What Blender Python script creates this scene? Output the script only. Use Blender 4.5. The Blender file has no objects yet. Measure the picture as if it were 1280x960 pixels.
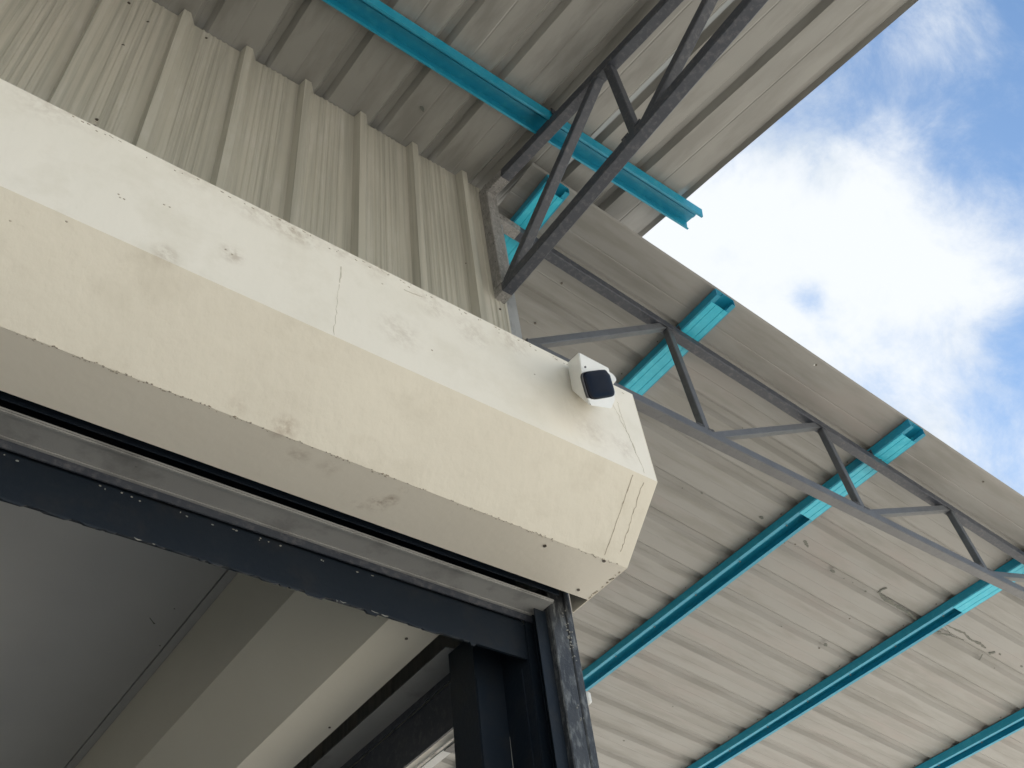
import bpy, math, random
from mathutils import Vector, Matrix, noise
random.seed(7)
scene = bpy.context.scene
col = scene.collection
ZO = 1.6                       # height of the photographer's eye above the ground

# ------------------------------------------------------------------ camera
M = Matrix(((0.80088268, 0.37617427, 0.4659183),
            (-0.5893523, 0.63297033, 0.50200839),
            (-0.10606982, -0.67663985, 0.72863414)))   # image (right, down, forward) -> world
FPX = 1214.26
cam_d = bpy.data.cameras.new('camera'); cam = bpy.data.objects.new('camera', cam_d); col.objects.link(cam)
c0, c1, c2 = M.col[0], M.col[1], M.col[2]
R3 = Matrix((( c0[0], -c1[0], -c2[0]), (c0[1], -c1[1], -c2[1]), (c0[2], -c1[2], -c2[2])))
cam.matrix_world = Matrix.Translation((0, 0, ZO)) @ R3.to_4x4()
cam_d.sensor_width = 36.0; cam_d.lens = FPX / 1280 * 36; cam_d.clip_start = 0.05; cam_d.clip_end = 2000
scene.camera = cam

# ------------------------------------------------------------------ light
SUN_DIR = Vector((0.79, 0.49, 1.0)).normalized()      # towards the sun
world = bpy.data.worlds.new('World'); scene.world = world; world.use_nodes = True
wn, wl = world.node_tree.nodes, world.node_tree.links
wn.clear()
def W(t, **k):
    n = wn.new(t)
    for a, b in k.items(): setattr(n, a, b)
    return n
w_out = W('ShaderNodeOutputWorld'); w_bg = W('ShaderNodeBackground'); w_bg.inputs['Strength'].default_value = 0.056
sky = W('ShaderNodeTexSky', sky_type='NISHITA'); sky.sun_disc = False
sky.sun_elevation = math.asin(SUN_DIR.z); sky.sun_rotation = math.atan2(SUN_DIR.x, SUN_DIR.y)
sky.air_density = 1.0; sky.dust_density = 0.15; sky.ozone_density = 1.0
tc = W('ShaderNodeTexCoord')
def wmath(op, a, b=None, c=None, clamp=False):
    n = W('ShaderNodeMath', operation=op); n.use_clamp = clamp
    for i, x in enumerate((a, b, c)):
        if x is None: continue
        if isinstance(x, (int, float)): n.inputs[i].default_value = x
        else: wl.new(x, n.inputs[i])
    return n.outputs[0]
def wnoise(scale, detail, rough, loc=(0, 0, 0), dist=0.0, src=None):
    mp = W('ShaderNodeMapping'); mp.inputs['Location'].default_value = loc
    wl.new(src or tc.outputs['Generated'], mp.inputs['Vector'])
    n = W('ShaderNodeTexNoise'); n.inputs['Scale'].default_value = scale; n.inputs['Detail'].default_value = detail
    n.inputs['Roughness'].default_value = rough; n.inputs['Distortion'].default_value = dist
    wl.new(mp.outputs[0], n.inputs['Vector'])
    return n.outputs['Fac']
def raydir(x, y):
    return (M @ Vector((x - 640, y - 480, FPX))).normalized()
def blob(x, y, tight):                                  # soft lobe of a cloud bank round one direction of the sky
    d = raydir(x, y)
    n = W('ShaderNodeVectorMath', operation='DOT_PRODUCT'); wl.new(tc.outputs['Generated'], n.inputs[0]); n.inputs[1].default_value = d
    return wmath('POWER', wmath('MAXIMUM', n.outputs['Value'], 0.0), tight)
big = wnoise(2.6, 3, 0.50, (3.1, 1.2, 0.4), 0.3)
fine = wnoise(9.0, 14, 0.66, (0.3, 5.2, 2.4), 0.35)
dens = wmath('ADD', wmath('MULTIPLY', wmath('SUBTRACT', big, 0.5), 0.5), wmath('MULTIPLY', wmath('SUBTRACT', fine, 0.5), 1.35))
bank = 0.45                                              # general cover; below: the thick and thin places of this sky
for (bx, by, bt, ba) in ((900, 320, 110, .50), (1130, 340, 200, .30), (1150, 60, 1500, .20), (1110, 190, 1500, .10), (1010, 120, 500, -.30), (1260, 120, 260, -.42),
                         (1290, 430, 900, -.40), (1255, 560, 900, -.25), (1012, 375, 5000, -.42), (1180, 560, 900, .10)):
    bank = wmath('ADD', bank, wmath('MULTIPLY', blob(bx, by, bt), ba))
dens = wmath('ADD', dens, bank)
ramp = W('ShaderNodeMapRange', interpolation_type='SMOOTHSTEP'); ramp.inputs['From Min'].default_value = 0.10; ramp.inputs['From Max'].default_value = 0.85
wl.new(dens, ramp.inputs['Value'])
cloudcol = W('ShaderNodeMixRGB'); cloudcol.inputs[1].default_value = (4.3, 4.85, 5.5, 1); cloudcol.inputs[2].default_value = (6.0, 6.25, 6.5, 1)
shade = W('ShaderNodeMapRange', interpolation_type='SMOOTHSTEP'); shade.inputs['From Min'].default_value = 0.36; shade.inputs['From Max'].default_value = 0.60
wl.new(wmath('ADD', wnoise(5.0, 10, 0.6, (9.1, 4.2, 6.4), 0.3), wmath('MULTIPLY', blob(860, 300, 120), 0.12)), shade.inputs['Value']); wl.new(shade.outputs[0], cloudcol.inputs[0])
tint = W('ShaderNodeMixRGB', blend_type='MULTIPLY'); tint.inputs[0].default_value = 1.0; tint.inputs[2].default_value = (0.80, 0.95, 1.0, 1); wl.new(sky.outputs[0], tint.inputs[1])
mixw = W('ShaderNodeMixRGB'); wl.new(ramp.outputs[0], mixw.inputs[0]); wl.new(tint.outputs[0], mixw.inputs[1]); wl.new(cloudcol.outputs[0], mixw.inputs[2])
wl.new(mixw.outputs[0], w_bg.inputs['Color']); wl.new(w_bg.outputs[0], w_out.inputs[0])

sun_d = bpy.data.lights.new('sun', 'SUN'); sun = bpy.data.objects.new('sun', sun_d); col.objects.link(sun)
sun_d.energy = 4.8; sun_d.angle = math.radians(0.6); sun_d.color = (1.0, 0.965, 0.91)
sun.rotation_euler = (-SUN_DIR).to_track_quat('-Z', 'Y').to_euler(); sun.location = (0, 0, 30)

scene.view_settings.view_transform = 'Standard'; scene.view_settings.look = 'None'
scene.view_settings.exposure = 1.50; scene.view_settings.gamma = 1.0
scene.cycles.max_bounces = 10; scene.cycles.diffuse_bounces = 7

# ------------------------------------------------------------------ materials
def material(name, base, rough=0.6, metal=0.0, spec=0.5, var=None, var_scale=3.0, stretch=(1, 1, 1), bump=0.0, bump_scale=60.0,
             spots=None, spot_scale=30.0, spot_cut=0.68, spot_amt=1.0, var2=None, var2_scale=20.0, streak=None, extra=None, bump_stretch=None, rough_var=0.0, bump_detail=5):
    m = bpy.data.materials.new(name); m.use_nodes = True
    nt = m.node_tree; N = nt.nodes; L = nt.links
    b = N['Principled BSDF']; b.inputs['Roughness'].default_value = rough; b.inputs['Metallic'].default_value = metal
    b.inputs['Specular IOR Level'].default_value = spec
    geo = N.new('ShaderNodeNewGeometry')
    def coords(st):
        mp = N.new('ShaderNodeMapping'); mp.inputs['Scale'].default_value = st; L.new(geo.outputs['Position'], mp.inputs['Vector']); return mp.outputs[0]
    def noi(scale, st=(1, 1, 1), detail=6, rg=0.55, dist=0.0):
        n = N.new('ShaderNodeTexNoise'); n.inputs['Scale'].default_value = scale; n.inputs['Detail'].default_value = detail
        n.inputs['Roughness'].default_value = rg; n.inputs['Distortion'].default_value = dist; L.new(coords(st), n.inputs['Vector']); return n.outputs['Fac']
    def rng(v, a, b_, c=0, d=1):
        r = N.new('ShaderNodeMapRange'); r.inputs['From Min'].default_value = a; r.inputs['From Max'].default_value = b_
        r.inputs['To Min'].default_value = c; r.inputs['To Max'].default_value = d; L.new(v, r.inputs['Value']); return r.outputs[0]
    def mix(f, a, b_, typ='MIX'):
        x = N.new('ShaderNodeMixRGB'); x.blend_type = typ
        if isinstance(f, float): x.inputs[0].default_value = f
        else: L.new(f, x.inputs[0])
        for i, q in ((1, a), (2, b_)):
            if isinstance(q, tuple): x.inputs[i].default_value = q + (1,)
            else: L.new(q, x.inputs[i])
        return x.outputs[0]
    c = base
    if var: c = mix(rng(noi(var_scale, stretch), 0.35, 0.65), c, var)
    if var2: c = mix(rng(noi(var2_scale, stretch, 8, 0.65), 0.5, 0.72), c, var2)
    if streak: c = mix(rng(noi(streak[1], streak[2], 4, 0.6), 0.45, 0.62), c, streak[0])
    if spots: c = mix(rng(noi(spot_scale, (1, 1, 1), 8, 0.7), spot_cut, spot_cut + 0.03, 0, spot_amt), c, spots)
    if extra: c = extra(N, L, geo, noi, rng, mix, c)
    if isinstance(c, tuple): b.inputs['Base Color'].default_value = c + (1,)
    else: L.new(c, b.inputs['Base Color'])
    if rough_var: L.new(rng(noi(14, stretch, 6, 0.6), 0.3, 0.7, rough - rough_var, rough + rough_var), b.inputs['Roughness'])
    if bump:
        bp = N.new('ShaderNodeBump'); bp.inputs['Strength'].default_value = 1.0; bp.inputs['Distance'].default_value = bump
        L.new(noi(bump_scale, bump_stretch or (1, 1, 1), bump_detail, 0.5), bp.inputs['Height']); L.new(bp.outputs[0], b.inputs['Normal'])
    return m

def hit_y(x, y, v):                                     # the point of the plane Y = v seen at a spot of the photograph
    r = M @ Vector((x - 640, y - 480, FPX)); return r * (v / r.y)
def hit_z(x, y, v):
    r = M @ Vector((x - 640, y - 480, FPX)); return r * (v / r.z)
S1, S2, Z1, Z2 = 0.20, 0.13, 4.81, 4.70                 # slopes and heights of the two canopies
def roof1(Y): return Z1 + S1 * (Y - 2.19)
def roof2(X): return Z2 - S2 * (X - 2.15)
def hit_roof2(x, y, off=0.0):
    r = M @ Vector((x - 640, y - 480, FPX)); return r * ((Z2 + 2.15 * S2 + off) / (r.z + S2 * r.x))
def hit_roof1(x, y, off=0.0):
    r = M @ Vector((x - 640, y - 480, FPX)); return r * ((Z1 - 2.19 * S1 + off) / (r.z - S1 * r.y))
def hit_slant(x, y):                                    # sloping face of the shutter box: from (1.647, 2.223) to (1.879, 2.0)
    n = Vector((0, 0.223, 0.232)); r = M @ Vector((x - 640, y - 480, FPX))
    return r * (n.dot(Vector((0, 1.879, 2.0))) / n.dot(r))

def smudges(places, colour):
    def f(N, L, geo, noi, rng, mix, c):
        nz = rng(noi(28, (1, 1, 1), 8, 0.7), 0.42, 0.62)
        for (p, rad, amt) in places:
            d = N.new('ShaderNodeVectorMath'); d.operation = 'DISTANCE'; L.new(geo.outputs['Position'], d.inputs[0])
            d.inputs[1].default_value = (p[0], p[1], p[2] + ZO)
            fall = rng(d.outputs['Value'], rad, rad * 0.3)
            mm = N.new('ShaderNodeMath'); mm.operation = 'MULTIPLY'; L.new(fall, mm.inputs[0]); L.new(nz, mm.inputs[1])
            m2 = N.new('ShaderNodeMath'); m2.operation = 'MULTIPLY'; L.new(mm.outputs[0], m2.inputs[0]); m2.inputs[1].default_value = amt
            c = mix(m2.outputs[0], c, colour)
        return c
    return f
box_sm = [(hit_y(378, 292, 1.647), .09, .45), (hit_y(355, 285, 1.647), .07, .4), (hit_y(500, 415, 1.647), .10, .30), (hit_y(290, 318, 1.647), .05, .5),
          (hit_y(208, 318, 1.647), .05, .5), (hit_y(120, 150, 1.647), .10, .3), (hit_y(470, 335, 1.647), .08, .3), (hit_y(700, 440, 1.647), .09, .35),
          (hit_y(590, 415, 1.647), .10, .3),
          (hit_y(60, 128, 1.647), .12, .3), (hit_y(240, 215, 1.647), .10, .3), (hit_y(320, 262, 1.647), .10, .35), (hit_y(425, 312, 1.647), .08, .3),
          (hit_y(540, 378, 1.647), .10, .35), (hit_y(640, 425, 1.647), .10, .35), (hit_y(740, 540, 1.647), .10, .25), (hit_y(780, 560, 1.647), .08, .3),
          (hit_slant(355, 535), .05, .6), (hit_slant(300, 505), .04, .3), (hit_z(472, 630, 2.0), .045, .75), (hit_z(490, 625, 2.0), .03, .7),
          (hit_z(445, 632, 2.0), .03, .6), (hit_z(505, 612, 2.0), .02, .6), (hit_z(372, 570, 2.0), .05, .35), (hit_z(410, 585, 2.0), .05, .25)]
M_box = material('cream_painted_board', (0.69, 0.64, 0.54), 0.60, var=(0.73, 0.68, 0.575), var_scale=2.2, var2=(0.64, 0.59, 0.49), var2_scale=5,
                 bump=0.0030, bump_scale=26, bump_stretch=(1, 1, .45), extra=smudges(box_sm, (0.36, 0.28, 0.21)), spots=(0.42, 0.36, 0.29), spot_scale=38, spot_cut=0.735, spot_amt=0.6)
M_front = material('painted_board_paler', (0.80, 0.758, 0.67), 0.58, var=(0.83, 0.785, 0.70), var_scale=2.2, var2=(0.75, 0.705, 0.61), var2_scale=5,
                 bump=0.0032, bump_scale=24, bump_stretch=(1, 1, .45), extra=smudges(box_sm, (0.36, 0.28, 0.21)), spots=(0.45, 0.39, 0.31), spot_scale=38, spot_cut=0.735, spot_amt=0.6)  # front panel gets a paler tone than the sloping panel
M_under = material('cream_painted_soffit_board', (0.80, 0.75, 0.65), 0.5, var=(0.83, 0.78, 0.68), var_scale=2.2, bump=0.0010, bump_scale=30, extra=smudges(box_sm, (0.36, 0.28, 0.21)))
M_board = material('cream_board_inside', (0.74, 0.70, 0.60), 0.55, var=(0.70, 0.66, 0.56), var_scale=1.5, bump=0.0008, bump_scale=40)
M_wall = material('beige_clad_steel', (0.41, 0.395, 0.34), 0.42, metal=0.0, spec=0.5, var=(0.445, 0.42, 0.365), var_scale=1.6, stretch=(1, 1, .3),
                  streak=((0.33, 0.32, 0.275), 34.0, (1, 1, .02)), var2=(0.46, 0.445, 0.40), var2_scale=12, rough_var=.08,
                  bump=0.002, bump_scale=4, bump_stretch=(1, 1, .4), bump_detail=0)
M_roof1 = material('galvanised_sheet_underside', (0.25, 0.247, 0.232), 0.34, metal=0.0, spec=0.6, var=(0.29, 0.284, 0.265), var_scale=1.3, streak=((0.215, 0.21, 0.195), 9.0, (1, .08, 1)),
                   bump=0.005, bump_scale=1.6, bump_detail=0)
M_roof2 = material('grey_sheet_underside', (0.235, 0.232, 0.222), 0.40, metal=0.0, spec=0.5, var=(0.26, 0.255, 0.242), var_scale=1.1, stretch=(.3, 1, 1), streak=((0.205, 0.20, 0.185), 9.0, (.08, 1, 1)),
                   var2=(0.245, 0.222, 0.208), var2_scale=3.0, bump=0.005, bump_scale=1.6, bump_detail=0)
M_teal = material('teal_painted_steel', (0.008, 0.235, 0.37), 0.42, var=(0.011, 0.26, 0.40), var_scale=5, var2=(0.03, 0.31, 0.43), var2_scale=22, bump=0.0006, bump_scale=45, spots=(0.02, 0.12, 0.16), spot_cut=.74)
M_teal_new = material('bright_teal_painted_steel', (0.035, 0.46, 0.62), 0.40, var=(0.03, 0.42, 0.57), var_scale=6, var2=(0.07, 0.52, 0.66), var2_scale=20, bump=0.0006, bump_scale=45)
M_dark = material('dark_grey_primer_steel', (0.033, 0.038, 0.052), 0.48, var=(0.044, 0.05, 0.064), var_scale=8, var2=(0.10, 0.10, 0.11), var2_scale=40, bump=0.0008, bump_scale=90, spots=(0.35, 0.36, 0.36), spot_scale=55, spot_cut=.745, spot_amt=.8)
M_grey = material('grey_primer_steel', (0.075, 0.078, 0.085), 0.42, spec=0.5, var=(0.095, 0.098, 0.105), var_scale=8, var2=(0.06, 0.063, 0.07), var2_scale=30, bump=0.0006, bump_scale=80, spots=(0.45, 0.45, 0.45), spot_scale=50, spot_cut=.76)
M_raw = material('worn_galvanised_tube', (0.17, 0.165, 0.16), 0.55, var=(0.24, 0.235, 0.23), var_scale=30, stretch=(1, 1, .4), var2=(0.35, 0.34, 0.32), var2_scale=90, bump=0.0015, bump_scale=160, spots=(0.04, 0.04, 0.05), spot_scale=70, spot_cut=.60)
M_raw2 = material('pale_galvanised_tube', (0.24, 0.25, 0.26), 0.45, var=(0.30, 0.31, 0.32), var_scale=14, stretch=(1, 1, .3), var2=(0.17, 0.175, 0.18), var2_scale=40, bump=0.0006, bump_scale=90)
M_navy = material('blue_black_painted_steel', (0.006, 0.011, 0.019), 0.5, spec=0.3, var=(0.009, 0.014, 0.022), var_scale=4, var2=(0.016, 0.018, 0.022), var2_scale=9, bump=0.001, bump_scale=60)
M_post = material('weathered_black_tube', (0.026, 0.029, 0.035), 0.45, var=(0.05, 0.053, 0.058), var_scale=20, stretch=(1, 1, .35), var2=(0.20, 0.21, 0.21), var2_scale=48, bump=0.0016, bump_scale=140, spots=(0.5, 0.5, 0.5), spot_scale=60, spot_cut=.70)
M_rail = material('brushed_grey_steel_rail', (0.29, 0.29, 0.285), 0.42, metal=0.0, var=(0.36, 0.36, 0.35), var_scale=3, stretch=(.35, .35, 1), var2=(0.19, 0.19, 0.185), var2_scale=16, bump=0.0006, bump_scale=120, spots=(0.07, 0.07, 0.07), spot_scale=24, spot_cut=.71, rough_var=.08)
M_cement = material('dried_cement_splash', (0.26, 0.26, 0.24), 0.8)
M_crack = material('dirty_crack', (0.30, 0.25, 0.19), 0.9, var=(0.50, 0.45, 0.37), var_scale=60)
M_seam = material('faint_seam_stain', (0.50, 0.45, 0.37), 0.85, var=(0.60, 0.56, 0.48), var_scale=50)
M_scuff = material('bare_dark_scuff', (0.085, 0.095, 0.085), 0.7, var=(0.15, 0.15, 0.13), var_scale=40)
M_screw = material('rusty_screw', (0.10, 0.085, 0.07), 0.5, metal=0.6)
M_cam = material('white_moulded_plastic', (0.78, 0.78, 0.76), 0.32, var=(0.75, 0.75, 0.73), var_scale=20)
M_glass = material('black_gloss_cover', (0.002, 0.003, 0.008), 0.10, spec=0.12)
M_rim = material('dark_grey_plastic_rim', (0.05, 0.05, 0.055), 0.4)
M_int = material('grey_interior_board', (0.44, 0.44, 0.44), 0.7, var=(0.48, 0.48, 0.475), var_scale=1.2, bump=0.0006, bump_scale=50)
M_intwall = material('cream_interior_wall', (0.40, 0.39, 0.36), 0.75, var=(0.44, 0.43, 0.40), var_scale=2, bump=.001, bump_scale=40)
M_ground = material('concrete_yard', (0.43, 0.405, 0.36), 0.85, var=(0.47, 0.445, 0.395), var_scale=.5, var2=(0.36, 0.335, 0.295), var2_scale=2.5, bump=.006, bump_scale=25)
M_lens = material('deep_blue_lens', (0.006, 0.010, 0.03), 0.05, spec=0.8)

# ------------------------------------------------------------------ mesh helpers
class MB:
    def __init__(s): s.v = []; s.f = []
    def add(s, vs, fs):
        o = len(s.v); s.v += [Vector(p) for p in vs]; s.f += [tuple(o + i for i in f) for f in fs]; return s
    def box(s, a, b):
        x0, y0, z0 = a; x1, y1, z1 = b
        return s.add([(x0,y0,z0),(x1,y0,z0),(x1,y1,z0),(x0,y1,z0),(x0,y0,z1),(x1,y0,z1),(x1,y1,z1),(x0,y1,z1)],
                     [(0,3,2,1),(4,5,6,7),(0,1,5,4),(1,2,6,5),(2,3,7,6),(3,0,4,7)])
    def extrude(s, prof, a, b, u, v, caps=True, segs=1, wob=0.0, seed=0.0):
        """closed 2-D profile (u, v axes) run from a to b"""
        a, b, u, v = Vector(a), Vector(b), Vector(u), Vector(v); n = len(prof); o = len(s.v)
        for k in range(segs + 1):
            c = a.lerp(b, k / segs)
            for (p, q) in prof:
                P = c + u * p + v * q
                if wob: P = P + v * (noise.noise(Vector((P.x * 1.3 + seed, P.y * 1.3, seed))) * wob)
                s.v.append(P)
        for k in range(segs):
            for i in range(n):
                j = (i + 1) % n
                s.f.append((o + k*n + i, o + k*n + j, o + (k+1)*n + j, o + (k+1)*n + i))
        if caps:
            s.f.append(tuple(o + i for i in reversed(range(n)))); s.f.append(tuple(o + segs*n + i for i in range(n)))
        return s
    def beam(s, a, b, w, h, side, ch=0.004):
        """rectangular tube from a to b; `side` is roughly the direction of its width"""
        a, b = Vector(a), Vector(b); d = (b - a).normalized(); side = Vector(side)
        u = (side - d * side.dot(d)).normalized(); v = d.cross(u).normalized(); w /= 2; h /= 2
        pr = [(-w+ch,-h),(w-ch,-h),(w,-h+ch),(w,h-ch),(w-ch,h),(-w+ch,h),(-w,h-ch),(-w,-h+ch)]
        return s.extrude(pr, a, b, u, v)
    def ribbon(s, pts, widths, nrm, lift=0.0008, thick=0.0012):
        """a thin crack or peel mark lying on a face"""
        nrm = Vector(nrm).normalized(); o = len(s.v); n = len(pts)
        for i, p in enumerate(pts):
            t = (pts[min(i+1, n-1)] - pts[max(i-1, 0)]).normalized(); sd = t.cross(nrm).normalized()
            for q, e in ((-1, 0), (1, 0), (1, 1), (-1, 1)):
                s.v.append(p + sd * q * widths[i] / 2 + nrm * (lift if e else -thick))
        for i in range(n - 1):
            for k in range(4):
                l = (k + 1) % 4
                s.f.append((o+4*i+k, o+4*i+l, o+4*(i+1)+l, o+4*(i+1)+k))
        s.f.append((o+3, o+2, o+1, o)); e = o + 4*(n-1); s.f.append((e, e+1, e+2, e+3)); return s
    def patch(s, c, ru, rv, u, v, nrm, n=9, jag=0.4, lift=0.0012, thick=0.001):
        """an irregular flat chip lying on a face"""
        c, u, v, nrm = Vector(c), Vector(u).normalized(), Vector(v).normalized(), Vector(nrm).normalized()
        ring = []
        for k in range(n):
            a = 2*math.pi*k/n; r = 1 - jag*random.random()
            ring.append(c + u*math.cos(a)*ru*r + v*math.sin(a)*rv*r)
        return s.add([p + nrm*lift for p in ring] + [p - nrm*thick for p in ring],
                     [tuple(range(n)), tuple(reversed(range(n, 2*n)))] + [(k, k+n, (k+1)%n+n, (k+1)%n) for k in range(n)])
    def cyl(s, c, r, h, ax, n=12, r2=None):
        c, ax = Vector(c), Vector(ax).normalized(); u = ax.orthogonal().normalized(); w = ax.cross(u); r2 = r if r2 is None else r2
        vs = [c + (u*math.cos(2*math.pi*k/n) + w*math.sin(2*math.pi*k/n))*r for k in range(n)]
        vs += [c + ax*h + (u*math.cos(2*math.pi*k/n) + w*math.sin(2*math.pi*k/n))*r2 for k in range(n)]
        return s.add(vs, [tuple(reversed(range(n))), tuple(range(n, 2*n))] + [(k, (k+1)%n, (k+1)%n+n, k+n) for k in range(n)])
    def build(s, name, mat, parent=None, smooth=False):
        loc = Vector((0, 0, 0)); top = parent
        while top is not None: loc += top.location; top = top.parent
        me = bpy.data.meshes.new(name)
        if parent is None:
            n = len(s.v); base = Vector((sum(p.x for p in s.v)/n, sum(p.y for p in s.v)/n, min(p.z for p in s.v) + ZO))
        else: base = loc
        me.from_pydata([p + Vector((0, 0, ZO)) - base for p in s.v], [], s.f); me.update()
        if smooth:
            for p in me.polygons: p.use_smooth = True
        me.materials.append(mat)
        o = bpy.data.objects.new(name, me); col.objects.link(o)
        if parent is None: o.location = base
        else: o.parent = parent
        return o
def fix(o):
    import bmesh
    bm = bmesh.new(); bm.from_mesh(o.data); bmesh.ops.recalc_face_normals(bm, faces=bm.faces); bm.to_mesh(o.data); bm.free(); return o
def tag(o, label=None, cat=None, group=None, kind=None):
    for k, v in (('label', label), ('category', cat), ('group', group), ('kind', kind)):
        if v: o[k] = v
    return o
def thing(name, loc, label, cat, group=None):
    o = bpy.data.objects.new(name, None); o.empty_display_size = .1; o.location = (loc[0], loc[1], loc[2] + ZO); col.objects.link(o)
    return tag(o, label, cat, group)

# ------------------------------------------------------------------ ground
tag(MB().box((-150, -150, -1.9), (150, 150, -ZO)).build('ground', M_ground), kind='structure')

M_floor = material('dark_room_floor', (0.22, 0.21, 0.195), 0.6, var=(0.27, 0.26, 0.24), var_scale=1.5)
tag(MB().box((-4.0, 2.5, -1.59), (1.95, 9.0, -1.575)).build('floor', M_floor), kind='structure')

# ------------------------------------------------------------------ front shutter box (profile in Y, Z)
def frange(a, b, n): return [a + (b-a)*i/n for i in range(n+1)]
XE = 2.148
sb = thing('shutter_box', (-0.6, 1.9, 2.0), 'long cream painted shutter housing above the open front doorway, with the camera on it', 'shutter box', 'roller shutter housings')
XL = -3.4
T = 0.012
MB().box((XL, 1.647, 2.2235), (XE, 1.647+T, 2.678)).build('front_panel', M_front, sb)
def slab(a, b, x0, x1, t):   # sloping board between two (y, z) edges
    (y0, z0), (y1, z1) = a, b; d = Vector((0, y1-y0, z1-z0)).normalized(); n = Vector((0, d.z, -d.y))
    if n.z < 0: n = -n
    m = MB(); p = [Vector((x0, y0, z0)), Vector((x0, y1, z1))]; q = [w + n*t for w in p]
    r = [w + Vector((x1-x0, 0, 0)) for w in p + q]
    m.add(p + q + r, [(0,1,3,2), (4,6,7,5), (0,4,5,1), (2,3,7,6), (0,2,6,4), (1,5,7,3)]); return m
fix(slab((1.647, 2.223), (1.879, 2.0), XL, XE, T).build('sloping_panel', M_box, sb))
MB().box((XL, 1.8795, 2.0), (XE, 2.094, 2.0+T)).build('bottom_panel', M_under, sb)
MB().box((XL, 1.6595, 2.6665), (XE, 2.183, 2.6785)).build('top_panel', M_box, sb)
def endplate(x):
    pr = [(1.6475, 2.2235), (1.8795, 2.0005), (2.183, 2.0005), (2.183, 2.678), (1.6475, 2.678)]
    m = MB(); m.extrude([(a, b) for a, b in pr], (x, 0, 0), (x+.004, 0, 0), (0, 1, 0), (0, 0, 1)); return m
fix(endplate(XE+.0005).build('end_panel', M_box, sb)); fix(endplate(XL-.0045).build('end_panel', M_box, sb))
# chipped arris and cracks
def crackline(pts, w, nrm, name='crack', mat=None, n=14, jit=.004):
    P = []
    for i in range(len(pts)-1):
        for k in range(n): P.append(pts[i].lerp(pts[i+1], k/n))
    P.append(pts[-1]); nn = Vector(nrm)
    P2 = []
    for i, p in enumerate(P):
        j = Vector((random.uniform(-1,1), random.uniform(-1,1), random.uniform(-1,1)))*jit; j -= nn*j.dot(nn)/nn.length_squared
        P2.append(p + j)
    return fix(MB().ribbon(P2, [w*random.uniform(.4, 1.3) for _ in P2], nrm).build(name, mat or M_crack, sb))
NF, NS, NBt = (0,-1,0), (0,-0.693,-0.721), (0,0,-1)
crackline([hit_slant(791, 594), hit_slant(775, 640), hit_slant(756, 694)], .0034, NS, jit=.0012)
crackline([hit_slant(804, 603), hit_slant(789, 650), hit_slant(776, 690)], .0024, NS, jit=.003)
crackline([hit_y(766, 505, 1.647), hit_y(786, 545, 1.647), hit_y(806, 592, 1.647)], .0016, NF, mat=M_seam, jit=.004)
crackline([hit_y(772, 503, 1.647), hit_y(780, 530, 1.647), hit_y(796, 568, 1.647)], .0016, NF, mat=M_seam, jit=.004)
crackline([hit_y(427, 333, 1.647), hit_y(424, 352, 1.647)], .0042, NF, mat=M_seam, n=6, jit=.004)
crackline([hit_y(424, 356, 1.647), hit_y(417, 418, 1.647)], .0016, NF, mat=M_seam, jit=.003)
crackline([hit_y(504, 362, 1.647), hit_y(528, 371, 1.647)], .0035, NF, mat=M_seam, n=6, jit=.003)
crackline([hit_y(470, 332, 1.647), hit_y(486, 345, 1.647)], .0024, NF, mat=M_seam, n=5, jit=.004)
chips = MB()
for i in range(190):
    x = random.uniform(-.1, 2.12); near = random.random()
    c = Vector((x, 1.8795 + random.uniform(-.004, .006), 2.0)); chips.patch(c, random.uniform(.001, .0045), random.uniform(.001, .0025), (1,0,0), (0,1,0), NBt, n=6)
for i in range(60):
    x = random.uniform(.0, 2.1); chips.patch(Vector((x, 1.647, 2.67 - abs(random.gauss(0, .012)))), random.uniform(.002, .008), random.uniform(.001, .003), (1,0,-.1), (0,0,1), NF, n=6)
for (x, y) in ((150,247),(155,249),(148,243),(205,256),(212,259),(282,312),(290,318),(110,155),(120,152),(540,438),(478,355),(668,468),(13,276),(83,277)):
    chips.patch(hit_y(x, y, 1.647), .0042, .0025, (1,0,0), (0,0,1), NF, n=7)
for k in range(30):
    t = random.random(); chips.patch(Vector((XE-.002-random.random()*.006, 1.885+.2*t, 2.0)), .004, .003, (1,0,0), (0,1,0), NBt, n=6)
tag(fix(chips.build('paint_chips', M_crack, sb)), kind='stuff')
sc = MB()
for (x, y) in ((755, 701), (723, 737), (681, 682)): sc.cyl(hit_z(x, y, 2.0), .006, .003, NBt)
tag(fix(sc.build('screws', M_screw, sb)), kind='stuff')

# rolled shutter inside the box, its bottom bar below
ro = thing('roller_shutter', (-.6, 2.0, 2.1), 'rolled up shutter with worn grey steel bottom bar under the front housing', 'shutter', 'rolled up shutters')
m = MB(); m.cyl((XL+.05, 1.93, 2.38), .19, 5.4, (1,0,0), 20); fix(m.build('curtain_roll', M_navy, ro))
def bar_profile():     # (across, up): flat sole with an upstand in front and a down-turned lip behind
    return [(2.155,2.004),(2.155,1.9985),(2.266,1.9985),(2.266,2.004)]
def lip_profile(): return [(2.2665,2.006),(2.2665,1.968),(2.272,1.968),(2.272,2.006)]
m = MB().extrude(bar_profile(), (XL+.1, 0, 0), (2.040, 0, 0), (0,1,0), (0,0,1), segs=1); fix(m.build('bottom_bar', M_rail, ro))
m = MB().extrude(lip_profile(), (XL+.1, 0, 0), (2.040, 0, 0), (0,1,0), (0,0,1)); fix(m.build('rear_lip', M_dark, ro))
m = MB().box((XL+.1, 2.158, 1.993), (2.038, 2.166, 1.9975)); m.box((XL+.1, 2.2555, 1.9945), (2.038, 2.2655, 1.9975)); m.build('edge_bead', M_rail, ro)
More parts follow.
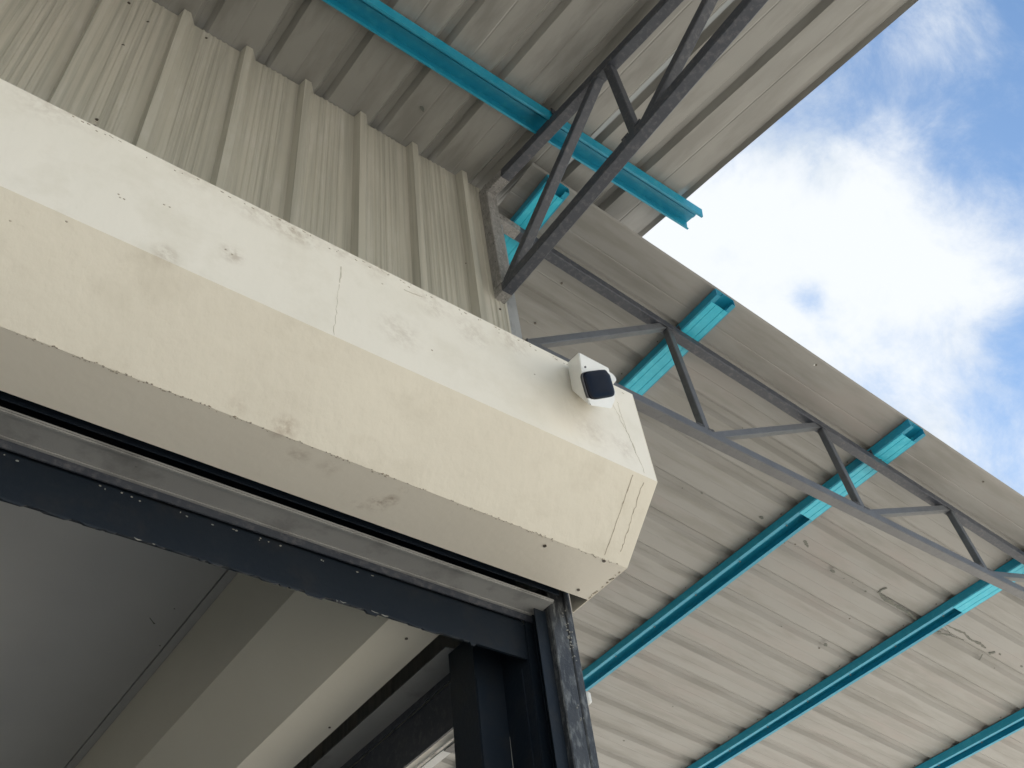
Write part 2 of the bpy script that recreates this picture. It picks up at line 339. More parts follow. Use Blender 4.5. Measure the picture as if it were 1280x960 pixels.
MB().box((XL+.05, 2.125, 2.006), (2.04, 2.131, 2.62)).build('inner_baffle', M_navy, ro)

# ------------------------------------------------------------------ lintels
li = thing('lintel_beam', (-.6, 2.36, 1.816), 'blue black steel lintel across the top of the front doorway, ragged along its lower edge', 'lintel', 'door lintels')
MB().box((XL, 2.28, 1.816), (1.9885, 2.290, 1.966)).build('beam', M_navy, li); MB().box((XL, 2.2905, 1.972), (1.9885, 2.43, 2.70)).build('backing_board', M_navy, li)
rg = MB()
x = -0.1
while x < 1.75:
    l = random.uniform(.02, .10); d = random.uniform(.001, .010) * (1.6 if random.random() < .15 else 1)
    rg.add([(x,2.2795,1.8165),(x+l,2.2795,1.8165),(x+l*random.uniform(.6,.95),2.281,1.8165-d),(x+l*random.uniform(.1,.4),2.281,1.8165-d*random.uniform(.5,1)),
            (x,2.287,1.8165),(x+l,2.287,1.8165),(x+l*.8,2.287,1.8165-d*.8),(x+l*.2,2.287,1.8165-d*.8)],
           [(0,1,2,3),(7,6,5,4),(0,4,5,1),(1,5,6,2),(2,6,7,3),(3,7,4,0)])
    x += l*random.uniform(.7, 1.4)
tag(fix(rg.build('ragged_edge', M_navy, li)), kind='stuff')
cm = MB()
for (a, b, nn) in ((.55, .70, 2), (1.2, 1.4, 4)):
    for k in range(nn):
        x = random.uniform(a, b); l = random.uniform(.006, .03)
        P = [Vector((x + l*t, 2.2795, 1.8175 - .003*math.sin(t*3) + random.uniform(-.0015, .0015))) for t in (0, .5, 1)]
        cm.ribbon(P, [.0012, random.uniform(.002, .004), .001], (0,-1,0))
for k in range(24):
    x = random.gauss(.85, .35) if k % 2 else random.uniform(-.1, 1.5)
    cm.patch((x, 2.28, random.uniform(1.948, 1.9585)), random.uniform(.002, .006), random.uniform(.0015, .004), (1,0,0), (0,0,1), NF, n=7)
tag(fix(cm.build('cement_splashes', M_cement, li)), kind='stuff')

li2 = thing('lintel_beam', (2.05, 4.6, 1.785), 'blue black steel lintel over the side doorway, seen through the front doorway', 'lintel', 'door lintels')
MB().box((1.98, 2.5805, 1.785), (1.989, 8.6, 1.966)).build('beam', M_dark, li2)

# ------------------------------------------------------------------ corner posts with guide channels
po = thing('corner_post', (2.1, 2.24, -ZO), 'weathered black twin tube corner post with weld spatter, right side of the front doorway', 'post')
m = MB().beam((2.0815, 2.24, -ZO), (2.0815, 2.24, 2.1), .073, .1, (1,0,0)); m.build('front_tube', M_post, po)
m = MB().beam((2.10, 2.24, 2.102), (2.10, 2.24, 4.66), .104, .098, (1,0,0)); m.build('upper_tube', M_raw2, po)
m = MB().beam((2.1375, 2.239, -ZO), (2.1375, 2.239, 2.1), .034, .098, (1,0,0)); m.build('edge_tube', M_post, po)
wd = MB()
for (x, y, k) in ((712,797,8),(716,806,7),(709,785,5),(718,823,3),(722,880,3),(727,900,3),(704,765,4)):
    for q in range(k): wd.patch(hit_y(x+random.gauss(0,1.8), y+random.gauss(0,3.5), 2.19), random.uniform(.002,.005), random.uniform(.002,.004), (1,0,0), (0,0,1), NF, n=7, lift=.0025)
tag(fix(wd.build('weld_spatter', M_cement, po)), kind='stuff')
# guide channel: thin C lying against the post
m = MB().extrude([(1.992,2.215),(2.0435,2.215),(2.0435,2.2795),(1.992,2.2795),(1.992,2.2755),(2.0395,2.2755),(2.0395,2.255),(2.012,2.255),(2.012,2.251),(2.0395,2.251),(2.0395,2.219),(1.992,2.219)],
                 (0,0,-ZO), (0,0,1.99), (1,0,0), (0,1,0)); fix(m.build('guide_channel', M_navy, po))
jm = thing('door_jamb', (1.98, 2.44, -ZO), 'stepped blue black steel jamb inside the corner between the two doorways', 'jamb')
MB().box((1.99, 2.2805, -ZO), (2.13, 2.429, 1.96)).build('outer_tube', M_navy, jm)
MB().box((1.865, 2.4305, -ZO), (2.13, 2.58, 1.97)).build('inner_tube', M_navy, jm)
MB().box((1.985, 2.318, -ZO), (1.9895, 2.332, 1.80)).build('flat_strip', M_navy, jm)
m = MB(); m.ribbon([Vector((1.9895, 2.4285, z)) for z in (1.33, 1.42, 1.50, 1.60)], [.0008, .0022, .002, .0008], (-.7,-.7,0)); fix(m.build('bare_scratch', M_cement, jm))
m = MB().box((1.868, 2.426, -ZO), (1.882, 2.4300, 1.80)); m.build('edge_strip', M_navy, jm)
# post on far side of each doorway
MB().box((XL-.02, 2.19, -ZO), (XL+.12, 2.43, 1.96)).build('door_post', M_navy)
tag(bpy.data.objects['door_post'], 'blue black post at the far left end of the front doorway', 'post')
o = MB().box((1.99, 8.6005, -ZO), (2.15, 8.8, 1.98)).build('door_post', M_navy); tag(o, 'blue black post at the far end of the side doorway', 'post')

# ------------------------------------------------------------------ side shutter box, inside the room (same profile, run along Y)
def P2(y): return y - 0.304
s2 = thing('shutter_box', (1.56, 4.6, 2.0), 'cream shutter housing inside the room over the side doorway, its sides in shade', 'shutter box', 'roller shutter housings')
Ya, Yb = 2.47, 8.7
MB().box((P2(1.8795), Ya, 2.0), (P2(2.094), Yb, 2.012)).build('bottom_panel', M_board, s2)
MB().box((P2(1.647), Ya, 2.2235), (P2(1.659), Yb, 2.69)).build('front_panel', M_board, s2)
m = MB(); a, b = Vector((P2(1.647), Ya, 2.223)), Vector((P2(1.879), Ya, 2.0)); n = Vector((.693,0,.721))*.012; dy = Vector((0, Yb-Ya, 0))
m.add([a,b,b+n,a+n,a+dy,b+dy,b+n+dy,a+n+dy], [(0,1,2,3),(7,6,5,4),(0,4,5,1),(1,5,6,2),(2,6,7,3),(3,7,4,0)]); fix(m.build('sloping_panel', M_board, s2))
m = MB(); m.cyl(hit_z(508, 798, 2.0), .006, .003, NBt); m.cyl(hit_z(412, 909, 2.0), .005, .003, NBt); tag(fix(m.build('screws', M_screw, s2)), kind='stuff')
ro2 = thing('roller_shutter', (1.8, 4.6, 2.0), 'rolled up shutter with scratched grey bottom bar over the side doorway', 'shutter', 'rolled up shutters')
pr = [(P2(a)+.006, b) for a, b in bar_profile()]
m = MB().extrude(pr, (0, 2.585, 0), (0, 8.55, 0), (1,0,0), (0,0,1)); fix(m.build('bottom_bar', M_rail, ro2))
m = MB().extrude([(P2(a)+.006, b) for a, b in lip_profile()], (0, 2.585, 0), (0, 8.55, 0), (1,0,0), (0,0,1)); fix(m.build('rear_lip', M_dark, ro2))
m = MB(); m.cyl((1.63, 2.62, 2.38), .19, 6.0, (0,1,0), 20); fix(m.build('curtain_roll', M_navy, ro2))
MB().box((1.80, 2.50, 2.08), (1.806, 8.6, 2.66)).build('inner_baffle', M_navy, ro2)
# bits just outside the side doorway
sd = thing('outer_trim', (2.21, 3.6, 1.93), 'narrow cream strip with bolted grey bracket just outside the side doorway', 'trim')
MB().box((2.145, 2.60, 1.930), (2.190, 8.5, 1.945)).build('cream_strip', M_front, sd)
MB().box((2.194, 2.60, 1.915), (2.236, 8.4, 1.921)).build('white_bar', M_cam, sd)
MB().box((2.186, 2.97, 1.902), (2.262, 3.10, 1.908)).build('bracket_plate', M_raw, sd)
m = MB(); m.cyl((2.22, 3.03, 1.902), .010, .010, (0,0,-1), 6); m.build('bolt', M_screw, sd); fix(sd.children[-1])

# ------------------------------------------------------------------ room seen through the doorway
tag(MB().box((-4.0, 2.44, 2.70), (1.297, 9.0, 2.75)).build('ceiling', M_int), kind='structure')
tag(MB().box((1.303, 2.44, 2.695), (2.12, 9.0, 2.75)).build('ceiling_edge_strip', M_int), kind='structure')
cw = MB(); pts = []
for p in ((187,772),(190,776),(193,780)): pts.append(hit_z(p[0], p[1], 2.70))
cw.ribbon(pts, [.003,.004,.006], NBt)
for (x,y) in ((193,779),(218,761),(200,807),(225,798)): cw.patch(hit_z(x,y,2.70), .005, .004, (1,0,0),(0,1,0), NBt, n=7)
w = tag(fix(cw.build('ceiling_marks', M_scuff)), kind='stuff')
w['kind'] = 'stuff'
o = MB().box((-12.0, 2.25, -ZO), (XL-.021, 2.43, 2.6)).build('front_wall', M_intwall); tag(o, 'plain wall panel left of the front doorway beyond the frame', 'wall')
o = MB().box((-12.0, 2.30, 2.68), (2.05, 2.42, 4.55)).build('upper_wall', M_intwall); tag(o, 'upper wall backing behind the ribbed front cladding', 'wall')
o = MB().box((-4.1, 9.0, -ZO), (2.13, 9.12, 2.9)).build('back_wall', M_intwall); tag(o, 'plain back wall of the room inside the doorway', 'wall')
o = MB().box((-4.12, 2.44, -ZO), (-4.001, 9.0, 2.9)).build('left_wall', M_intwall); tag(o, 'plain left wall of the room inside the doorway', 'wall')
o = MB().box((2.0, 8.801, -ZO), (2.13, 9.0, 2.7)).build('side_wall', M_intwall); tag(o, 'plain side wall beyond the side doorway', 'wall')
o = MB().box((2.0, 2.44, 2.76), (2.13, 9.0, 4.6)).build('side_wall', M_intwall); tag(o, 'upper side wall above the side doorway', 'wall')

# ------------------------------------------------------------------ ribbed sheets
def rib_profile(c_start, c_end, first, pitch, base, crest, height, minor=(), mh=.003, mw=.006, left=None):
    """open line of (across, up) points of a trapezoid-ribbed sheet"""
    pts = [(c_start, 0)]; k = math.floor((c_start - first) / pitch) - 1
    ev = []
    while first + k*pitch < c_end + pitch:
        c = first + k*pitch
        lf = c-base/2 if left is None else c-crest/2-left
        ev += [(lf, 0), (c-crest/2, height), (c+crest/2, height), (c+base/2, 0)]
        for mfrac in minor:
            q = c + pitch*mfrac; ev += [(q-mw, 0), (q-mw*.35, mh), (q+mw*.35, mh), (q+mw, 0)]
        k += 1
    ev.sort(key=lambda e: e[0])
    def hgt(x):
        for (a, b) in zip(ev, ev[1:]):
            if a[0] <= x <= b[0]: return a[1] + (b[1]-a[1])*(x-a[0])/max(b[0]-a[0], 1e-9)
        return 0
    return [(c_start, hgt(c_start))] + [e for e in ev if c_start < e[0] < c_end] + [(c_end, hgt(c_end))]
def sheet(line, a, b, u, v, thick=.0016, segs=8, wob=.004, seed=0.0, mat=None, name='roof_sheet', parent=None):
    pr = line + [(x, h+thick) for x, h in reversed(line)]
    m = MB().extrude(pr, a, b, u, v, segs=segs, wob=wob, seed=seed)
    return fix(m.build(name, mat, parent))

# front cladding
PITCH = .3235
cl = thing('clad_wall', (-3, 2.185, 2.6), 'beige ribbed metal wall rising behind the cream housing to the roof', 'metal wall')
edges = [2.083, 2.083-.18-PITCH*3, ]
e = 1.875 - .0
bounds = [2.074]
b = .2535 + PITCH*4 + .075
while b > -11.0: bounds.append(b); b -= PITCH*4
bounds.append(-12.0)
for i in range(len(bounds)-1):
    line = rib_profile(bounds[i+1], bounds[i] + (.03 if i else 0), .2535, PITCH, .110, .034, .048, minor=(.32,.41,.50,.59,.68), mh=.0038, mw=.009, left=.012)
    off = .0018 * (i % 2)
    sheet(line, (0, 2.185-off, 2.60), (0, 2.185-off, 4.797), (1,0,0), (0,-1,0), thick=.0012, segs=6, wob=.006, seed=3.1+i, mat=M_wall, name='cladding_sheet', parent=cl)
ws = MB()
for (x, y) in ((109,57),(116,63),(154,57),(121,150),(185,28),(161,4),(258,48),(293,160),(455,162),(455,169),(452,284),(451,227),(518,284),(582,240),(583,330),(585,334),(583,225),(613,300),(625,387),(364,234),(118,158)):
    p = hit_y(x, y, 2.183); p.y = 2.183; ws.cyl(p, .0055, .005, (0,-1,0), 8); ws.cyl(p, .008, .0015, (0,-1,0), 10)
tag(fix(ws.build('screws', M_screw, cl)), kind='stuff')
dn = MB()
for (x0,y0,x1,y1) in ((78,118,86,121),(518,276,524,284),(521,244,526,252)):
    dn.ribbon([hit_y(x0,y0,2.155), hit_y((x0+x1)/2,(y0+y1)/2-1,2.155), hit_y(x1,y1,2.155)], [.003,.006,.002], NF, lift=.0015)
tag(fix(dn.build('dents', M_wall, cl)), kind='stuff')
# unseen wall added at the far left to shade the front wall ribs
shade_wall = thing('clad_wall', (-5.2, 0, -ZO), 'ribbed metal wall added out of view at the far left to shade the front wall', 'metal wall')
for i in range(3):
    line = rib_profile(-2.4+i*1.53, -2.4+(i+1)*1.53+.02, -2.2, PITCH, .125, .022, .040)
    sheet(line, (-5.2+.0018*(i%2), 0, -ZO), (-5.2+.0018*(i%2), 0, 3.8), (0,1,0), (1,0,0), thick=.0012, segs=3, wob=.004, seed=15+i, mat=M_wall, name='cladding_sheet', parent=shade_wall)
# side cladding above the side doorway
cs = thing('clad_wall', (2.16, 5, 2.0), 'ribbed metal wall above the side doorway under the long grey awning', 'metal wall')
for i in range(5):
    line = rib_profile(2.30+i*PITCH*4, min(2.30+(i+1)*PITCH*4, 9.0)+.02, 2.5, PITCH, .082, .026, .030)
    sheet(line, (2.152+.0018*(i%2), 0, 2.05), (2.152+.0018*(i%2), 0, 4.66), (0,1,0), (1,0,0), thick=.0012, segs=3, wob=.004, seed=9+i, mat=M_wall, name='cladding_sheet', parent=cs)

# ------------------------------------------------------------------ front awning
RP = .3300
a1 = thing('awning_roof', (-.5, .8, 4.4), 'grey metal awning over the front door sloping out overhead, teal purlin beneath', 'awning')
Y0, Y1 = -1.15, 2.30
U1, V1 = Vector((1,0,0)), Vector((0,-S1,1)).normalized()
R1C = .995                                              # a rib centre
def awn1(x0, x1, i, y1=Y1):
    line = rib_profile(x0, x1, R1C, RP, .086, .036, .040, minor=(.5,), mh=.0016, mw=.006)
    off = .0025 * (i % 2)
    return sheet(line, (0, Y0, roof1(Y0)+off), (0, y1, roof1(y1)+off), U1, V1, segs=10, wob=.010, seed=20+i, mat=M_roof1, parent=a1)
c_open = R1C + 4*RP                                      # the rib that has sprung open and lets the sky through
xs = [R1C - 2*RP + .045 - 4*RP*k for k in range(10)][::-1]
for k in range(len(xs)-1): awn1(xs[k], xs[k+1]+.01, k)
awn1(xs[-1], R1C+2*RP+.035, 5)
awn1(R1C+2*RP+.025, c_open-.012, 6)
# sheet beyond the sprung rib, its edge lifted so that a tapering slit stays open
line = rib_profile(c_open+.014, R1C+6*RP+.036, R1C, RP, .086, .036, .040, minor=(.5,), mh=.0016, mw=.006)
m = MB(); pr = line + [(x, h+.0016) for x, h in reversed(line)]
m.extrude(pr, (0, Y0, roof1(Y0)+.002), (0, Y1-.02, roof1(Y1-.02)+.002), U1, V1, segs=10, wob=.010, seed=27)
fix(m.build('roof_sheet', M_roof1, a1))

def translucent(name, c):
    m = bpy.data.materials.new(name); m.use_nodes = True; N, L = m.node_tree.nodes, m.node_tree.links
    N.clear(); o = N.new('ShaderNodeOutputMaterial'); a = N.new('ShaderNodeBsdfDiffuse'); b = N.new('ShaderNodeBsdfTranslucent'); x = N.new('ShaderNodeMixShader')
    a.inputs[0].default_value = c + (1,); b.inputs[0].default_value = c + (1,); x.inputs[0].default_value = .5
    L.new(a.outputs[0], x.inputs[1]); L.new(b.outputs[0], x.inputs[2]); L.new(x.outputs[0], o.inputs[0]); return m
M_light = translucent('milky_fibreglass', (0.42, 0.43, 0.42))
m = MB().box((c_open-.026, 0, 0), (c_open+.026, .01, .002)); m.v = []; m.f = []
m.extrude([(c_open-.028, .044), (c_open+.028, .044), (c_open+.028, .046), (c_open-.028, .046)], (0, Y0, roof1(Y0)), (0, Y1-.02, roof1(Y1-.02)), U1, V1)
o = fix(m.build('light_strip', M_light, a1)); tag(o, 'narrow pale translucent strip between two roof sheets')
def channel(w, d, lip, t=.003, up=True):
    """inverted lipped channel, open side down: (across, up) with top at 0"""
    h = w/2
    return [(-h,0),(h,0),(h,-d),(h-lip,-d),(h-lip,-d+t),(h-t,-d+t),(h-t,-t),(.012,-t),(.010,-t-.004),(-.010,-t-.004),(-.012,-t),(-h+t,-t),(-h+t,-d+t),(-h+lip,-d+t),(-h+lip,-d),(-h,-d)]
def purlin1(Y, x0, x1, w=.125, d=.062, lip=.012):
    m = MB().extrude(channel(w, d, lip), (x0, Y, roof1(Y)-.008), (x1, Y, roof1(Y)-.008), (0, 1, S1), V1)
    return fix(m.build('purlin', M_teal, a1))
purlin1(1.60, -11.8, 3.125)
purlin1(-0.42, -11.8, 3.10); purlin1(-1.06, -11.8, 3.10)

# ------------------------------------------------------------------ side awning
a2 = thing('awning_roof', (6.5, 6, 3.5), 'long grey metal awning along the side wall on teal purlins, with peeled dark scuffs', 'awning')
U2, V2 = Vector((0,1,0)), Vector((S2,0,1)).normalized()
XA, XB = 2.125, 9.7
R2C = 3.21
YA = 1.845
def awn2(y0, y1, i):
    line = rib_profile(y0, y1, R2C, RP, .106, .046, .025, minor=(.5,), mh=.0014, mw=.006)
    if i == 0: line = [(y0, .004), (y0+.012, 0)] + [p for p in line if p[0] > 2.0]
    off = .0025 * (i % 2)
    return sheet(line, (XA, 0, roof2(XA)+off), (XB, 0, roof2(XB)+off), U2, V2, segs=18, wob=.012, seed=40+i, mat=M_roof2, parent=a2)
ys = [YA, R2C+.045] + [R2C+.045+4*RP*k for k in range(1, 8)]
for k in range(len(ys)-1): awn2(ys[k], ys[k+1]+.012, k)
def purlin2(X, y0, y1, w=.150, d=.068, lip=.028, mat=None):
    m = MB().extrude(channel(w, d, lip), (X, y0, roof2(X)-.008), (X, y1, roof2(X)-.008), (1, 0, -S2), V2)
    return fix(m.build('purlin', mat or M_teal, a2))
def splice(X, y0, y1, par):
    """a second channel turned the other way, closing the open side"""
    w, d = .132, .055; h = w/2; t = .003; D = -.080
    g = .030
    pr = [(-h,D),(-g-.003,D),(-g,D+.003),(-g+.003,D),(g-.003,D),(g,D+.003),(g+.003,D),(h,D),(h,D+d),(h-t,D+d),(h-t,D+t),(-h+t,D+t),(-h+t,D+d),(-h,D+d)]
    m = MB().extrude(pr, (X, y0, roof2(X)), (X, y1, roof2(X)), (1, 0, -S2), V2)
    o = fix(m.build('splice_channel', M_teal_new, par)); tag(o, 'bright teal splice channel closing the end of the purlin'); return o
PX = [2.30, 3.56, 5.305, 7.045, 8.78]
for i, X in enumerate(PX):
    p = purlin2(X, YA+.003, 12.3)
    if i == 0: splice(X, YA+.05, 3.2, p)
    elif i == 1: splice(X, YA+.06, 3.05, p)
    else: splice(X, 1.93 if i == 2 else 1.95, 2.86 + .03*(i-2), p)
sw = MB()
for (x, y) in ((702,354),(669,404),(1020,456),(994,680),(1229,602),(1130,800),(1062,773),(1024,810),(922,705)):
    sw.cyl(hit_roof2(x, y), .007, .004, (0,0,-1), 8)
for X, k in ((PX[2], 9), (PX[3], 9), (PX[4], 6)):
    for j in range(k): sw.cyl(Vector((X-.062, 3.0+.48*j, roof2(X)-.076)), .006, .006, (0,0,-1), 8)
for X in PX[1:]:
    for j in range(20):
        for e in (-.10, .10): sw.cyl(Vector((X+e+random.uniform(-.012,.012), R2C-RP*2.62+RP*j+random.uniform(-.02,.02), roof2(X+e))), .0045, .006, (0,0,-1), 6)
for q in ((2.05,),(2.12,)): sw.cyl(Vector((PX[2]-.01, q[0]+.12, roof2(PX[2])-.080)), .006, .003, (0,0,-1), 8)
tag(fix(sw.build('screws', M_screw, a2)), kind='stuff')
N2 = (-V2)
def scuff(pts, ws_):
    P = [hit_roof2(x, y) for x, y in pts]; n = len(P)
    Q, w2 = [], []
    for i in range(n-1):
        for k in range(5):
            t = k/5; Q.append(P[i].lerp(P[i+1], t) + Vector((random.gauss(0,.002), random.gauss(0,.002), 0))); w2.append((ws_[i]*(1-t)+ws_[i+1]*t)*random.uniform(.6, 1.5))
    Q.append(P[-1]); w2.append(ws_[-1])
    o = MB().ribbon(Q, w2, N2, lift=.003); return fix(o.build('paint_scuff', M_scuff, a2))
def spot(x, y, ru, rv, jag=.45):
    o = MB().patch(hit_roof2(x, y), ru, rv, (1, 0, -S2), (0, 1, 0), N2, n=11, jag=jag, lift=.003); return fix(o.build('paint_scuff', M_scuff, a2))
scuff([(1097,740),(1105,748),(1120,757),(1135,765),(1146,775)], [.010,.026,.022,.026,.016])
scuff([(1098,740),(1104,736),(1109,735)], [.010,.016,.006]); scuff([(1005,675),(1008,680),(1010,684)], [.016,.020,.008])
scuff([(1183,781),(1195,787),(1205,791),(1212,799),(1222,803),(1232,810)], [.006,.016,.020,.010,.022,.012])
scuff([(1167,787),(1176,792),(1190,794)], [.022,.026,.006]); scuff([(1236,817),(1244,815)], [.026,.018]); scuff([(1224,825),(1228,818)], [.012,.008])
scuff([(1180,782),(1190,795),(1205,800)], [.003,.006,.003]); spot(1041, 714, .026, .013, .15); spot(952, 647, .022, .014, .3); spot(1032, 806, .026, .020, .5)
spot(1082, 739, .012, .010); spot(1055, 723, .006, .005); spot(1066, 728, .006, .004); spot(980, 678, .014, .008); spot(877, 616, .016, .008)
spot(853, 610, .006, .005); spot(1250, 818, .016, .008); spot(1277, 833, .016, .010); spot(1243, 835, .006, .006); spot(977, 783, .006, .006)
spot(841, 883, .006, .006); spot(780, 926, .008, .006); spot(928, 535, .007, .005)
h = MB(); h.patch(hit_roof1(528, 136), .022, .010, (1,.6,0), (-.6,1,0), -V1, n=10, jag=.5, lift=.003); fix(h.build('paint_scuff', M_scuff, a1))
# lit pin hole near the gable edge: its light painted as a white disc
m = MB(); m.cyl(hit_roof2(1018, 456), .006, .003, N2, 8); m.build('lit_pin_hole', M_cam, a2); fix(a2.children[-1])

# ------------------------------------------------------------------ trusses
TX = 2.03
def c1(Y): return roof1(Y) - .064 - .027
t1 = thing('steel_truss', (TX, 1.0, 3.8), 'dark steel lattice truss holding the front awning, reaching overhead from the wall corner', 'truss', 'awning trusses')
BW = .062
ZL = 3.80
YE = -1.12
def bar(name, a, b, par, w=BW, h=BW, side=(1,0,0), mat=None): return MB().beam(a, b, w, h, side).build(name, mat or M_dark, par)
bar('top_chord', (TX, 2.13, c1(2.13)), (TX, YE, c1(YE)), t1); bar('bottom_chord', (TX, 2.18, ZL), (TX, YE, ZL), t1)
bar('end_post', (TX, 2.146, ZL+.03), (TX, 2.146, 4.74), t1, .07, .07, mat=M_raw)
bar('web_bar', (TX, 2.09, ZL+.03), (TX, 1.21, c1(1.21)-.01), t1, .05, .05)
bar('web_bar', (TX, 1.135, c1(1.13)-.02), (TX, 1.135, ZL+.02), t1, .046, .046, mat=M_dark)
bar('web_bar', (TX, 1.06, ZL+.02), (TX, .22, c1(.22)-.01), t1, .05, .05)
bar('web_bar', (TX, .14, c1(.14)-.02), (TX, .14, ZL+.02), t1, .046, .046)
bar('web_bar', (TX, .06, ZL+.02), (TX, -.8, c1(-.8)-.01), t1, .05, .05)
bar('web_bar', (TX, -.88, c1(-.88)-.02), (TX, -.88, ZL+.02), t1, .046, .046)
# worn ends of the chords where the paint was ground off for welding
e1 = MB().beam((TX, 2.182, ZL), (TX, 2.12, ZL), .0645, .0645, (1,0,0)); tag(e1.build('bare_sleeve', M_raw, t1), 'bare unpainted end of the chord')
e1 = MB().beam((TX, 2.13, c1(2.13)), (TX, 1.98, c1(1.98)), .0645, .0645, (1,0,0)); tag(e1.build('bare_sleeve', M_raw, t1), 'bare unpainted end of the chord')

TY = 2.20
def c2(X): return roof2(X) - .080 - .030
ZL2 = 3.53
t2 = thing('steel_truss', (2.2, TY, ZL2), 'grey steel lattice truss running out under the side awning, behind the white camera', 'truss', 'awning trusses')
XT = 9.2
bar('top_chord', (2.06, TY, c2(2.06)), (XT, TY, c2(XT)), t2, side=(0,1,0)); bar('bottom_chord', (2.16, TY, ZL2), (XT, TY, ZL2), t2, side=(0,1,0), mat=M_grey)
nodes = [2.10, 3.375, 4.715, 6.02, 7.33, 8.64]
for i in range(5):
    bar('web_bar', (nodes[i]+.08, TY, ZL2+.02), (nodes[i+1]-.035, TY, c2(nodes[i+1]-.03)-.012), t2, .044, .044, (0,1,0), M_grey)
    bar('web_bar', (nodes[i+1]+.005, TY, c2(nodes[i+1])-.02), (nodes[i+1]+.03, TY, ZL2+.02), t2, .044, .044, (0,1,0), M_grey)
tag(MB().beam((2.055, TY, c2(2.06)), (2.26, TY, c2(2.26)), .0645, .0645, (0,1,0)).build('bare_sleeve', M_raw, t2), 'bare unpainted end of the chord')

wb = MB()
def bead(c, ax, n=5, r_=.005):
    for k in range(n):
        q = Vector(c) + Vector(ax)*((k-(n-1)/2)*.010); wb.cyl(q, r_*random.uniform(.7,1.2), .004, (random.uniform(-.3,.3),-1,random.uniform(-.3,.3)), 7)
for i in range(1, 6):
    for dx in (-.045, .045):
        bead((nodes[i]+dx, TY-.031, ZL2+.031), (1,0,0)); bead((nodes[i]+dx, TY-.031, c2(nodes[i])-.031), (1,0,-S2))
tag(fix(wb.build('weld_beads', M_grey, t2)), kind='stuff')
wb = MB()
for Y in (1.135, .14):
    for dy in (-.04, .04):
        for k in range(5): wb.cyl(Vector((TX-.031, Y+dy+(k-2)*.009, ZL+.031)), .005, .004, (-1,0,0), 7); wb.cyl(Vector((TX-.031, Y+dy+(k-2)*.009, c1(Y)-.031)), .005, .004, (-1,0,0), 7)
tag(fix(wb.build('weld_beads', M_dark, t1)), kind='stuff')
def cleat(x, y, z, ax, par):
    m = MB()
    if ax == 'x': m.box((x-.003, y-.03, z-.002), (x+.003, y+.03, z+.06)); m.cyl((x-.003, y, z+.035), .008, .008, (-1,0,0), 6)
    else: m.box((x-.03, y-.003, z-.002), (x+.03, y+.003, z+.06)); m.cyl((x, y-.003, z+.035), .008, .008, (0,-1,0), 6)
    return fix(m.build('cleat', M_dark, par))
for X in PX[1:5]: cleat(X-.082, TY, c2(X)+.032, 'x', t2)
cleat(TX, 1.60-.072, c1(1.6)+.028, 'y', t1)

# flat deck over the building behind the wall
o = MB().box((-12.2, 2.26, 4.90), (2.10, 9.1, 4.95)).build('building_roof', M_int); tag(o, 'flat metal roof of the building behind the ribbed wall', 'roof')
# ------------------------------------------------------------------ white dome lamp just behind the post
lp = thing('dome_fitting', (2.26, 2.40, 1.66), 'small white rounded fitting peeping out behind the corner post', 'fitting')
m = MB(); p = hit_y(734, 873, 2.36); m.cyl(p - Vector((.0,0,.015)), .015, .032, (0,0,1), 16, .015); m.cyl(p + Vector((0,0,.017)), .015, .008, (0,0,1), 16, .008); m.cyl(p - Vector((0,0,.023)), .008, .008, (0,0,1), 16, .015); fix(m.build('body', M_cam, lp))
m = MB(); m.cyl(p - Vector((.03,0,0)), .008, .03, (1,0,0), 10); fix(m.build('stem', M_cam, lp))

# ------------------------------------------------------------------ security camera
sc_ = thing('security_camera', (1.72, 1.62, 2.50), 'small white security camera with black face on the cream housing, near its right end', 'camera')
def hp(x, y, yy): return hit_y(x, y, yy)
YFt, YFb, YW = 1.455, 1.505, 1.63
F = [hp(723,440,YFt), hp(761,460,YFt), hp(769,500,YFb), hp(764,511,YFb+.01), hp(737,507,YFb), hp(728,476,YFb-.02)]
print('CAM front', [tuple(round(q, 3) for q in p) for p in F])
import bmesh
def hull(pts, name, mat, par, bev=.004):
    bm = bmesh.new()
    for p in pts: bm.verts.new(p + Vector((0,0,ZO)) - par.location)
    r = bmesh.ops.convex_hull(bm, input=bm.verts[:]); bmesh.ops.delete(bm, geom=[g for g in r['geom_interior'] if isinstance(g, bmesh.types.BMVert)], context='VERTS')
    bmesh.ops.dissolve_limit(bm, angle_limit=math.radians(4), verts=bm.verts[:], edges=bm.edges[:])
    bmesh.ops.recalc_face_normals(bm, faces=bm.faces)
    if bev: bmesh.ops.bevel(bm, geom=bm.edges[:], offset=bev, segments=2, profile=.5, affect='EDGES')
    me = bpy.data.meshes.new(name); bm.to_mesh(me); bm.free(); me.materials.append(mat)
    o = bpy.data.objects.new(name, me); col.objects.link(o); o.parent = par; return o
B = [hp(709,453,YW), hp(748,470,YW), hp(752,500,YW), hp(715,488,YW)]
hull(F + B, 'housing', M_cam, sc_)
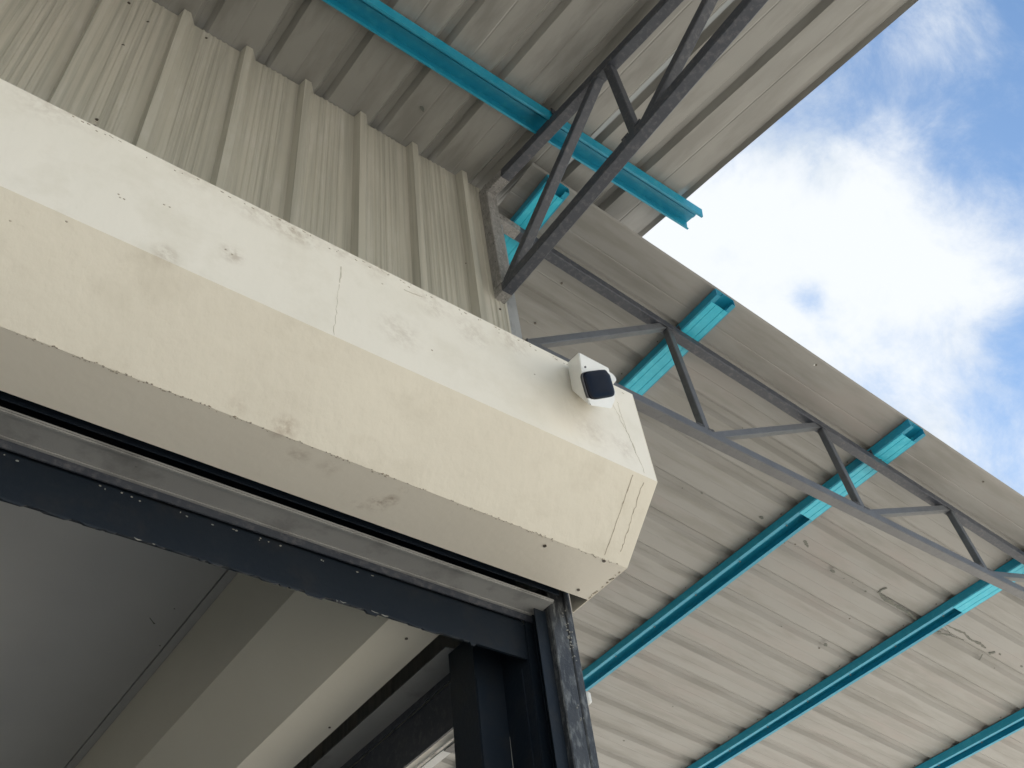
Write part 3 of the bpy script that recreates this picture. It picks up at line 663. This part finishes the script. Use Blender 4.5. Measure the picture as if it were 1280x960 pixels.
m = MB(); bc = hp(752, 488, 1.647); m.cyl(bc + Vector((0,-.0,0)), .055, .022, (0,-1,0), 28, .050); fix(m.build('wall_plate', M_cam, sc_))
m = MB(); m.cyl(bc + Vector((-.01,-.02,.005)), .028, .05, (0,-1,0), 20, .024); fix(m.build('mount_arm', M_cam, sc_))
# black curved face: rounded square, bulging
fc = (hp(728,467,YFt+.01), hp(763,463,YFt+.01), hp(766,494,YFb-.005), hp(734,500,YFb-.005))
cen = sum(fc, Vector())/4
ux = ((fc[1]-fc[0]) + (fc[2]-fc[3])).normalized(); uy = ((fc[0]-fc[3]) + (fc[1]-fc[2])); uy = (uy - ux*uy.dot(ux)).normalized(); un = ux.cross(uy)
if un.y > 0: un = -un
hw = ((fc[1]-fc[0]).length + (fc[2]-fc[3]).length)/4; hh = ((fc[0]-fc[3]).length + (fc[1]-fc[2]).length)/4
print('CAM face', cen, hw, hh, un)
def superdome(cx, hw, hh, depth, name, mat, base=-.02, p=6.0):
    m = MB(); n = 40; rings = [(1.0, base), (1.0, 0.0), (.985, depth*.35), (.94, depth*.62), (.82, depth*.82), (.55, depth*.95), (.25, depth)]
    vs = []
    for (s_, d_) in rings:
        for k in range(n):
            a = 2*math.pi*k/n; c_, s2_ = math.cos(a), math.sin(a); r = (abs(c_)**p + abs(s2_)**p)**(-1/p)
            vs.append(cx + ux*(hw*s_*r*c_) + uy*(hh*s_*r*s2_) + un*d_)
    fs = [((i*n+k), (i*n+(k+1)%n), ((i+1)*n+(k+1)%n), ((i+1)*n+k)) for i in range(len(rings)-1) for k in range(n)]
    fs += [tuple(reversed(range(n))), tuple((len(rings)-1)*n+k for k in range(n))]
    m.add(vs, fs); return fix(m.build(name, mat, sc_, smooth=True))
superdome(cen, hw*1.03, hh*1.10, .003, 'face_rim', M_rim, base=-.006)
superdome(cen + un*.003, hw*.97, hh*1.08, .006, 'lens_cover', M_glass, base=-.003)
m = MB(); q = hp(731,459,YFt+.004); m.cyl(q + un*.000, .0035, .004, un, 12); fix(m.build('sensor_hole', M_rim, sc_))
